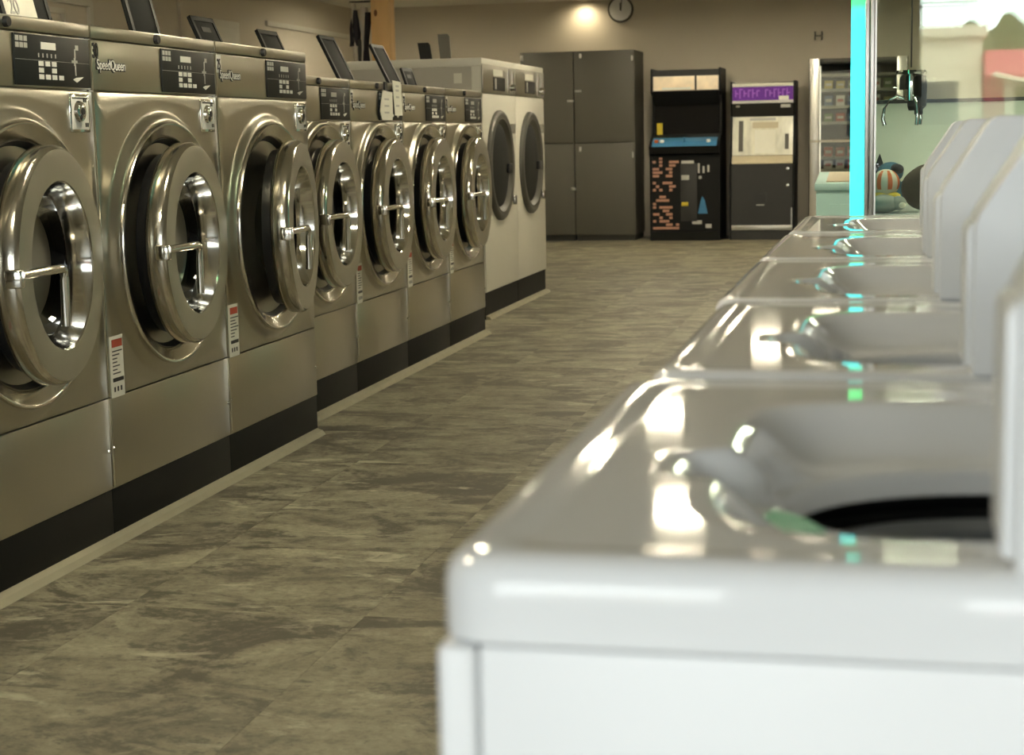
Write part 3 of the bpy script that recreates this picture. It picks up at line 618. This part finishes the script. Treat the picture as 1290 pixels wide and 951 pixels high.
box('middle_bar', 0.0, VW, -0.025, 0.02, 0.99, 1.015, 'vend_panel', t); box('lower_door', 0.12, VW-0.12, -0.01, 0.02, 0.08, 0.50, 'vend_panel', t, 0.005); box('base', 0.02, VW-0.02, 0.03, 0.7, 0, 0.05, 'plinth', t)
box('shelf_fill', 0.10, 0.116, 0.06, 0.09, 0.6, 1.76, 'vend_fill_glow', t)  # glowing strip added to brighten the shelves and packets
for z in (0.72, 0.845, 1.20, 1.36, 1.53, 1.68):
    box('shelf', 0.12, VW-0.12, 0.08, 0.65, z-0.03, z, 'vend_panel', t)
box('cover_glass', 0.11, VW-0.11, -0.004, 0.004, 0.52, 1.80, 'vend_glass', t)
sn = ['snack_a', 'snack_b', 'snack_c', 'snack_d', 'snack_e']; nid = 0
for zi, z in enumerate((0.72, 0.845, 1.20, 1.36, 1.53)):
    for k in range(6):
        x = -0.84+0.15+k*0.118; mm = ['snack_c', 'snack_d', 'snack_a'][random.randrange(3)] if z < 1 else sn[random.randrange(5)]
        hh = 0.075+0.03*random.random()
        o = thing('snack_packet', 'small %s packet on the %s snack machine shelf from the top, %s from its left' % ({'snack_a': 'red', 'snack_b': 'yellow', 'snack_c': 'blue', 'snack_d': 'pale', 'snack_e': 'green'}[mm], ('sixth', 'fifth', 'fourth', 'third', 'second')[zi], ('first', 'second', 'third', 'fourth', 'fifth', 'sixth')[k]), 'packet', (x, 17.70, z), 0, 'packets in the snack machine')
        bm = bmesh.new(); V = [(0, 0.02), (0.09, 0.02), (0.09, hh), (0, hh)]
        aprism(bm, [(0.0, 0.0), (0.09, 0.0), (0.086, hh*0.1), (0.09, hh), (0.0, hh), (0.004, hh*0.9)], 'Y', -0.015, 0.015, 0.003); finish('wrapper', bm, mm, o)
        box('wrapper_label', 0.015, 0.075, -0.0165, -0.0145, hh*0.35, hh*0.65, 'snack_d' if mm != 'snack_d' else 'snack_a', o)
t = thing('wall_clock', 'round white wall clock with dark rim on the back wall', 'clock', (-2.885, BY, 2.448))
lathe('case', [(0.0, -0.002), (0.118, -0.002), (0.120, -0.028), (0.130, -0.034), (0.138, -0.028), (0.140, 0.0)], 'locker', t, 'Y', seg=48)
lathe('dial', [(0.0, -0.026), (0.121, -0.026)], 'enamel_side', t, 'Y', seg=48)
box('hour_hand', -0.006, 0.006, -0.031, -0.028, -0.01, 0.07, 'black', t); prism('minute_hand', [(0.004, -0.02), (0.012, -0.016), (0.02, 0.10), (0.012, 0.102)], 'Y', -0.034, -0.031, 'black', t)
t = thing('wall_hook', 'pair of small dark pegs on the back wall above the snack machine', 'hook', (-0.78, BY, 2.10))
for x in (-0.035, 0.035): box('peg', x-0.007, x+0.007, -0.04, 0, -0.045, 0.045, 'locker', t, 0.004)
box('bar', -0.03, 0.03, -0.012, 0, -0.006, 0.006, 'locker', t)

# ------------------------------------------------------------------ pale teal cabinet
t = thing('teal_cabinet', 'pale teal low cabinet with panelled front and tan tray in its lid', 'cabinet', (-0.39, 9.0, 0))
box('body', 0, 0.62, 0.01, 0.60, 0.04, 0.80, 'teal_paint', t, 0.006); box('base', 0.02, 0.6, 0.03, 0.58, 0, 0.04, 'plinth', t)
prism('lid', [(0.0, 0.80), (0.60, 0.84), (0.60, 0.885), (0.0, 0.838)], 'X', -0.008, 0.628, 'teal_paint', t, 0.005)
prism('lid_tray', [(0.06, 0.8425), (0.52, 0.878), (0.52, 0.886), (0.06, 0.850)], 'X', 0.05, 0.57, 'tan', t, 0.002)
for x0, x1 in ((0.07, 0.19), (0.20, 0.32), (0.33, 0.45), (0.46, 0.58)): box('front_board', x0, x1, -0.002, 0.012, 0.10, 0.73, 'teal_paint', t, 0.004)
box('latch', 0.012, 0.035, -0.012, 0.012, 0.60, 0.64, 'aluminium', t, 0.003)

# ------------------------------------------------------------------ claw machine
CX, CY, CW, CD = -0.135, 5.6, 0.86, 0.82
t = thing('claw_machine', 'glass claw machine with glowing cyan corner strip behind the white washers', 'claw machine', (CX, CY, 0))
box('base_cabinet', 0, CW, 0.012, CD, 0.05, 0.835, 'claw_grey', t, 0.01); box('plinth', 0.03, CW-0.03, 0.04, CD-0.03, 0, 0.05, 'plinth', t)
box('led_strip', 0.0, 0.044, 0.0, 0.03, 0.50, 1.90, 'led', t, 0.004)
def post(x, y):
    bm = bmesh.new(); abox(bm, x, x+0.014, y, y+0.035, 0.835, 1.80, 0.003); abox(bm, x+0.0155, x+0.030, y+0.003, y+0.035, 0.835, 1.80, 0.003); abox(bm, x+0.030, x+0.036, y+0.012, y+0.035, 0.835, 1.80)
    finish('post', bm, 'aluminium', t, 35)
post(0.045, 0.0); post(CW-0.045, 0.0); post(0.004, CD-0.04); post(CW-0.045, CD-0.04)
box('header', 0, CW, 0.0, CD, 1.80, 2.0, 'claw_grey', t, 0.01)
box('front_pane', 0.082, CW-0.046, 0.018, 0.023, 0.835, 1.80, 'pane', t)
box('side_pane', 0.012, 0.016, 0.045, CD-0.045, 0.835, 1.80, 'pane', t); box('side_pane', CW-0.016, CW-0.012, 0.045, CD-0.045, 0.835, 1.80, 'pane', t)
box('back_pane', 0.04, CW-0.045, CD-0.02, CD-0.016, 1.21, 1.80, 'pane', t)
bp_ = box('back_panel', 0.04, CW-0.045, CD-0.024, CD-0.012, 0.835, 1.205, 'claw_white', t); box('panel_edge', 0.04, CW-0.045, CD-0.028, CD-0.010, 1.205, 1.218, 'black', bp_)
box('header_fill', 0.12, CW-0.12, 0.30, 0.34, 1.785, 1.799, 'cab_fill_glow', t)  # unseen glowing strip added to brighten the inside and the back panel
# gantry and claw
bm = bmesh.new(); abox(bm, 0.03, CW-0.03, 0.38, 0.42, 1.70, 1.74); finish('gantry_rail', bm, 'aluminium', t)
hx, hy = 0.193, 0.40
cl = bpy.data.objects.new('claw', None); COL.objects.link(cl); cl.parent = t; cl.location = (hx, hy, 1.16); cl.empty_display_size = 0.05
tube('cable', [(0, 0, 0.16), (0, 0, 0.55)], 0.003, 'black', cl)
lathe('claw_motor', [(0.0, 0.150), (0.050, 0.150), (0.053, 0.143), (0.050, 0.137), (0.0, 0.137)], 'chrome', cl, 'Z', seg=24)
lathe('claw_body', [(0.0, 0.138), (0.024, 0.138), (0.026, 0.13), (0.026, 0.06), (0.022, 0.048), (0.0, 0.046)], 'chrome', cl, 'Z', seg=24)
bm = bmesh.new(); alathe(bm, [(0.030, 0.136), (0.046, 0.13), (0.050, 0.10), (0.048, 0.03), (0.034, 0.015)], 'Z', (0.004, 0.0, 0), 24, -0.9, 1.9); alathe(bm, [(0.030, 0.136), (0.038, 0.125), (0.040, 0.085)], 'Z', (0, 0, 0), 16, 2.2, 4.2)
abox(bm, 0.012, 0.040, -0.03, 0.02, 0.0, 0.06, 0.004); finish('claw_housing', bm, 'black', cl, 40)
for a, nm in ((PI*0.98, 0), (PI*1.62, 1), (PI*0.30, 2)):
    pts = []
    for (r, z) in ((0.022, 0.056), (0.045, 0.064), (0.070, 0.052), (0.088, 0.022), (0.094, -0.012), (0.086, -0.034)):
        k = 1.0 if nm == 0 else 0.62; pts.append((r*k*math.cos(a), r*k*math.sin(a), z))
    tube('prong', pts, 0.0045, 'chrome', cl, 8, 0.0065)
# plush toys lying in the bin
def toy(label, loc, build):
    o = thing('plush_toy', label, 'plush toy', loc, 0, 'toys in the claw machine'); build(o)
Z0 = 0.837
def b_brown(o):
    blob('body', (0, 0, 0.078), 0.082, 0.07, 0.078, 'plush_brown', o, 4, 0.02); blob('head', (0.06, 0.02, 0.13), 0.045, 0.04, 0.04, 'plush_brown', o); blob('ear', (0.045, 0.02, 0.168), 0.014, 0.01, 0.014, 'plush_brown', o, 2); blob('ear', (0.095, 0.02, 0.162), 0.014, 0.01, 0.014, 'plush_brown', o, 2)
toy('large dark brown plush toy leaning by the white washer panel', (0.112, 5.88, Z0), b_brown)
def b_blue(o):
    blob('body', (0, 0, 0.06), 0.05, 0.045, 0.06, 'plush_blue', o, 3); blob('head', (0.004, 0, 0.128), 0.045, 0.042, 0.036, 'plush_blue', o, 3); blob('dark_patch', (0.022, -0.012, 0.138), 0.028, 0.034, 0.020, 'plush_black', o, 3)
    for s in (-1, 1): blob('arm', (s*0.048, -0.01, 0.07), 0.015, 0.016, 0.03, 'plush_blue', o, 2)
toy('blue plush toy with a black patch at the back of the bin', (-0.012, 6.02, Z0), b_blue)
def b_ball(o):
    blob('ball', (0, 0, 0.062), 0.046, 0.044, 0.046, 'plush_white', o, 4)
    for k in (0, 1, 2):
        bm = bmesh.new(); a = -2.1+k*0.85; alathe(bm, [(0.0468*math.sin(q), 0.062+0.0468*math.cos(q)) for q in [0.5+0.22*i for i in range(8)]], 'Z', (0, 0, 0), 6, a-0.18, a+0.18); finish('orange_stripe', bm, 'plush_orange', o, 60)
    blob('foot', (-0.02, -0.02, 0.016), 0.03, 0.026, 0.016, 'plush_yellow', o, 2); blob('foot', (0.025, -0.02, 0.016), 0.026, 0.024, 0.016, 'plush_yellow', o, 2)
toy('white plush ball with orange stripes and yellow feet behind the glass', (-0.022, 5.86, Z0+0.035), b_ball)
def b_grey(o):
    blob('body', (0, 0, 0.03), 0.055, 0.045, 0.03, 'plush_grey', o, 3, 0.02); blob('head', (0.05, -0.01, 0.032), 0.026, 0.026, 0.024, 'plush_grey', o, 3); blob('muzzle', (0.062, -0.032, 0.026), 0.012, 0.010, 0.010, 'plush_white', o, 2)
toy('grey plush toy lying flat under the striped ball', (-0.03, 5.79, Z0), b_grey)
def b_black(o):
    blob('body', (0, 0, 0.055), 0.045, 0.04, 0.055, 'plush_black', o, 3); blob('head', (0, 0, 0.13), 0.032, 0.03, 0.028, 'plush_black', o, 3)
    for s in (-1, 1): lathe('pointed_ear', [(0.014, 0.148), (0.010, 0.165), (0.001, 0.190)], 'plush_black', o, 'Z', c=(s*0.02, 0, 0), seg=12)
toy('black plush toy with pointed ears beside the aluminium post', (-0.065, 6.12, Z0), b_black)

# ------------------------------------------------------------------ top loading washers
def top_loader(label, x, y, W, mint, CB):
    t = thing('top_load_washer', label, 'washer', (x, y, 0), 0, 'white top loading washers on the right'); D = 0.66; ZT = 0.914
    hx, hy = 0.302, 0.325*W/0.62; RXh, RYh = 0.154, 0.122
    N = 160; angs = [2*PI*i/N for i in range(N)]
    def rect(a, ins, cr=0.028):
        c, s = math.cos(a), math.sin(a); lo, hi = 0.0, 1.0
        x0, x1, y0, y1 = ins, D-ins, ins, W-ins; rr_ = max(cr-ins*0.4, 0.006)
        for _ in range(26):
            m_ = (lo+hi)/2; px, py = hx+c*m_, hy+s*m_
            qx = abs(px-(x0+x1)/2)-((x1-x0)/2-rr_); qy = abs(py-(y0+y1)/2)-((y1-y0)/2-rr_)
            d = math.hypot(max(qx, 0), max(qy, 0))+min(max(qx, qy), 0)-rr_
            if d > 0: hi = m_
            else: lo = m_
        return lo
    def rec(a, ins):
        c, s = math.cos(a), math.sin(a)
        ax = (hx-0.118) if c < 0 else 0.165; ay = (hy-0.082) if s < 0 else (W-0.11-hy)
        ax -= ins; ay -= ins; nexp = 5.0
        r = (abs(c/ax)**nexp+abs(s/ay)**nexp)**(-1/nexp)
        # finger notch in the middle of the front edge
        yy = r*s+0.055; xx = r*c
        if c < 0 and abs(yy) < 0.050:
            k = min(1.0, (0.050-abs(yy))/0.026); r += 0.030*k*k*(3-2*k)
        return r
    def hol(a, k): return 1/math.hypot(math.cos(a)/(RXh*k), math.sin(a)/(RYh*k))
    prof = [lambda a: (hol(a, 0.955), 0.858), lambda a: (hol(a, 0.972), 0.869), lambda a: (hol(a, 1.0), 0.8745), lambda a: (hol(a, 1.05), 0.8755),
            lambda a: (max(rec(a, 0.046), hol(a, 1.055)), 0.8765), lambda a: (max(rec(a, 0.035), hol(a, 1.065)), 0.8815), lambda a: (max(rec(a, 0.020), hol(a, 1.075)), 0.8925), lambda a: (max(rec(a, 0.008), hol(a, 1.085)), 0.9035), lambda a: (rec(a, -0.001), 0.9098), lambda a: (rec(a, -0.005), 0.9112), lambda a: (rec(a, -0.02), 0.9112),
            lambda a: (rec(a, -0.024), 0.9112), lambda a: (0.5*(rec(a, -0.024)+rect(a, 0.05)), 0.9112), lambda a: (rect(a, 0.046), 0.9112), lambda a: (rect(a, 0.042), 0.9112), lambda a: (rect(a, 0.035), 0.9118), lambda a: (rect(a, 0.028), 0.9138), lambda a: (rect(a, 0.018), 0.9140),
            lambda a: (rect(a, 0.010), 0.9125), lambda a: (rect(a, 0.004), 0.9085), lambda a: (rect(a, 0.001), 0.9025), lambda a: (rect(a, 0.0), 0.895), lambda a: (rect(a, 0.0), 0.872), lambda a: (rect(a, 0.004), 0.8705), lambda a: (rect(a, 0.03), 0.8705)]
    bm = bmesh.new(); rings = []
    for f in prof:
        rg = []
        for a in angs: r, z = f(a); rg.append(bm.verts.new((hx+r*math.cos(a), hy+r*math.sin(a), z)))
        rings.append(rg)
    for A, B in zip(rings, rings[1:]):
        for i in range(N): j = (i+1) % N; bm.faces.new((A[i], A[j], B[j], B[i]))
    finish('top_panel', bm, 'enamel', t, 60)
    lathe('opening_gasket', [(0.1472, 0.859), (0.1506, 0.852), (0.1574, 0.846), (0.1574, 0.80)], 'rubber', t, 'Z', c=(hx, hy, 0), seg=64, sy=RYh/RXh)
    lathe('tub_ring', [(0.1495, 0.828), (0.1416, 0.842), (0.1259, 0.845), (0.1146, 0.838), (0.1124, 0.815)], 'tub_grey', t, 'Z', c=(hx, hy, 0), seg=64, sy=RYh/RXh)
    lathe('tub', [(0.1169, 0.82), (0.1259, 0.80), (0.1259, 0.50), (0.0010, 0.49)], 'rubber', t, 'Z', c=(hx, hy, 0), seg=48, sy=RYh/RXh)
    bm = bmesh.new()
    abox(bm, 0.022, D-0.004, 0.003, 0.012, 0.06, 0.8695, 0.002); abox(bm, 0.022, D-0.004, W-0.012, W-0.003, 0.06, 0.8695, 0.002); abox(bm, D-0.012, D-0.004, 0.012, W-0.012, 0.06, 0.8695)
    finish('cabinet', bm, 'enamel_side', t, 35)
    box('front_panel', 0.001, 0.0205, 0.001, W-0.001, 0.06, 0.8695, 'enamel_side', t, 0.004, 3)
    box('toe_kick', 0.03, D-0.02, 0.02, W-0.02, 0, 0.06, 'plinth', t)
    cn = prism('console', [(0.480, 0.9115), (0.480, 1.02), (0.486, 1.035), (0.535, 1.120), (0.543, 1.126), (D-0.004, 1.126), (D, 1.118), (D, 0.9115)], 'Y', 0.004, W-0.004, 'enamel_side', t, 0.0025)
    prism('slanted_panel', [(0.4885, 1.043), (0.5315, 1.1175), (0.5293, 1.1190), (0.4865, 1.0445)], 'Y', 0.13, W-0.05, 'panel_black', cn)
    bm = bmesh.new(); alathe(bm, [(0.0, 0.020), (0.020, 0.018), (0.024, 0.0)], 'Z', (0, 0, 0), 24)
    bmesh.ops.transform(bm, matrix=Matrix.Translation((0.510, W*0.5, 1.081)) @ Matrix.Rotation(-math.radians(60), 4, 'Y'), verts=bm.verts); finish('dial', bm, 'aluminium', cn, 40)
    mb = prism('coin_meter_box', [(CB+0.006, 0.9125), (CB+0.006, 1.036), (CB+0.010, 1.046), (CB+0.060, 1.122), (CB+0.068, 1.127), (0.50, 1.127), (0.50, 0.9125)], 'Y', 0.003, 0.098, 'enamel_side', t, 0.003)
    prism('meter_front', [(CB, 0.920), (CB, 1.030), (CB+0.004, 1.037), (CB+0.008, 1.037), (CB+0.008, 0.920)], 'Y', 0.010, 0.090, 'enamel_side', mb, 0.0015)
    if mint: prism('mint_patch', [(0.118+0.018, 0.232), (0.118+0.062, 0.232), (0.118+0.050, 0.262), (0.118+0.035, 0.284), (0.118+0.022, 0.275)], 'Z', 0.8765, 0.8775, 'mint', t)  # flat mint-green patch on the floor of the well
    return t
TL = [(-0.216, 0.766, 0.620), (-0.203, 1.412, 0.618), (-0.212, 2.044, 0.655), (-0.212, 2.718, 0.660), (-0.208, 3.425, 0.655)]
LB = ['white top loading washer nearest the viewer with open tub', 'white top loading washer second from the viewer', 'white top loading washer third from the viewer, middle of the row', 'white top loading washer fourth from the viewer', 'white top loading washer farthest from the viewer, in front of the claw machine']
for i, ((x, y, W), lb) in enumerate(zip(TL, LB)): top_loader(lb, x, y, W, i == 0, (0.266, 0.262, 0.261, 0.259, 0.262)[i])

# ------------------------------------------------------------------ the street outside, seen mirrored in the claw machine glass
struct(box('pavement', -40, 60, -90, FRONT_Y-0.2, -0.20, -0.10, 'asphalt'), 'grey street outside the shop window')
t = thing('cream_shop', 'cream flat-roofed shop across the street, mirrored in the claw machine', 'building', (-9, -42, -0.1))
box('wall', 0, 11.6, -6, 0, 0, 3.9, 'cream', t); box('cornice', -0.15, 11.75, -6.1, 0.25, 3.9, 4.25, 'cream', t, 0.04)
for x in (1, 4, 7, 9.7): wdw = box('window', x, x+1.2, -0.05, 0.04, 0.9, 2.6, 'dark_window', t); box('window_sill', x-0.1, x+1.3, -0.02, 0.12, 0.8, 0.9, 'cream', wdw)
tube('roof_rail', [(6, -1, 5.0), (11.5, -1, 5.0)], 0.03, 'black', t); tube('roof_rail_post', [(9, -1, 4.25), (9, -1, 5.0)], 0.03, 'black', t)
t = thing('red_shop', 'red shop with striped awning across the street, mirrored in the claw machine', 'building', (2.65, -42, -0.1))
box('wall', 0, 12, -6, 0, 0, 3.4, 'shop_red', t); box('shop_window', 0.6, 5.4, -0.05, 0.05, 0.7, 2.6, 'cream', t); box('shop_window', 6.2, 11.2, -0.05, 0.05, 0.7, 2.6, 'cream', t)
for k in range(6): box('window_bar', 0.9+k*0.8, 1.3+k*0.8, 0.05, 0.08, 0.8, 2.4, ['foliage', 'teal_paint', 'dark_window'][k % 3], t)
prism('awning', [(0.0, 3.5), (1.6, 2.75), (1.6, 2.6), (0.0, 3.1)], 'X', 0, 12, 'shop_red', t)
tube('awning_edge', [(0.2+0.5*k, 1.62, 2.75-0.28*math.sin(PI*((k*0.5) % 3)/3)) for k in range(24)], 0.07, 'cream', t, 8)
for k, (x, y, h) in enumerate(((3.0, -60, 5.2), (4.6, -62, 5.6), (-3.0, -64, 5.0))):
    t = thing('street_tree', ['round bare-brown tree behind the red shop', 'taller tree behind the red shop', 'tree behind the cream shop'][k]+', mirrored in glass', 'tree', (x, y, -0.1), 0, 'trees across the street')
    tube('trunk', [(0, 0, 0), (0.1, 0, 2.2), (0, 0, 3.4)], 0.16, 'wood', t, 8, 0.09); blob('crown', (0, 0, h-1.1), 1.0, 1.0, 1.2, 'foliage', t, 4, 0.10)
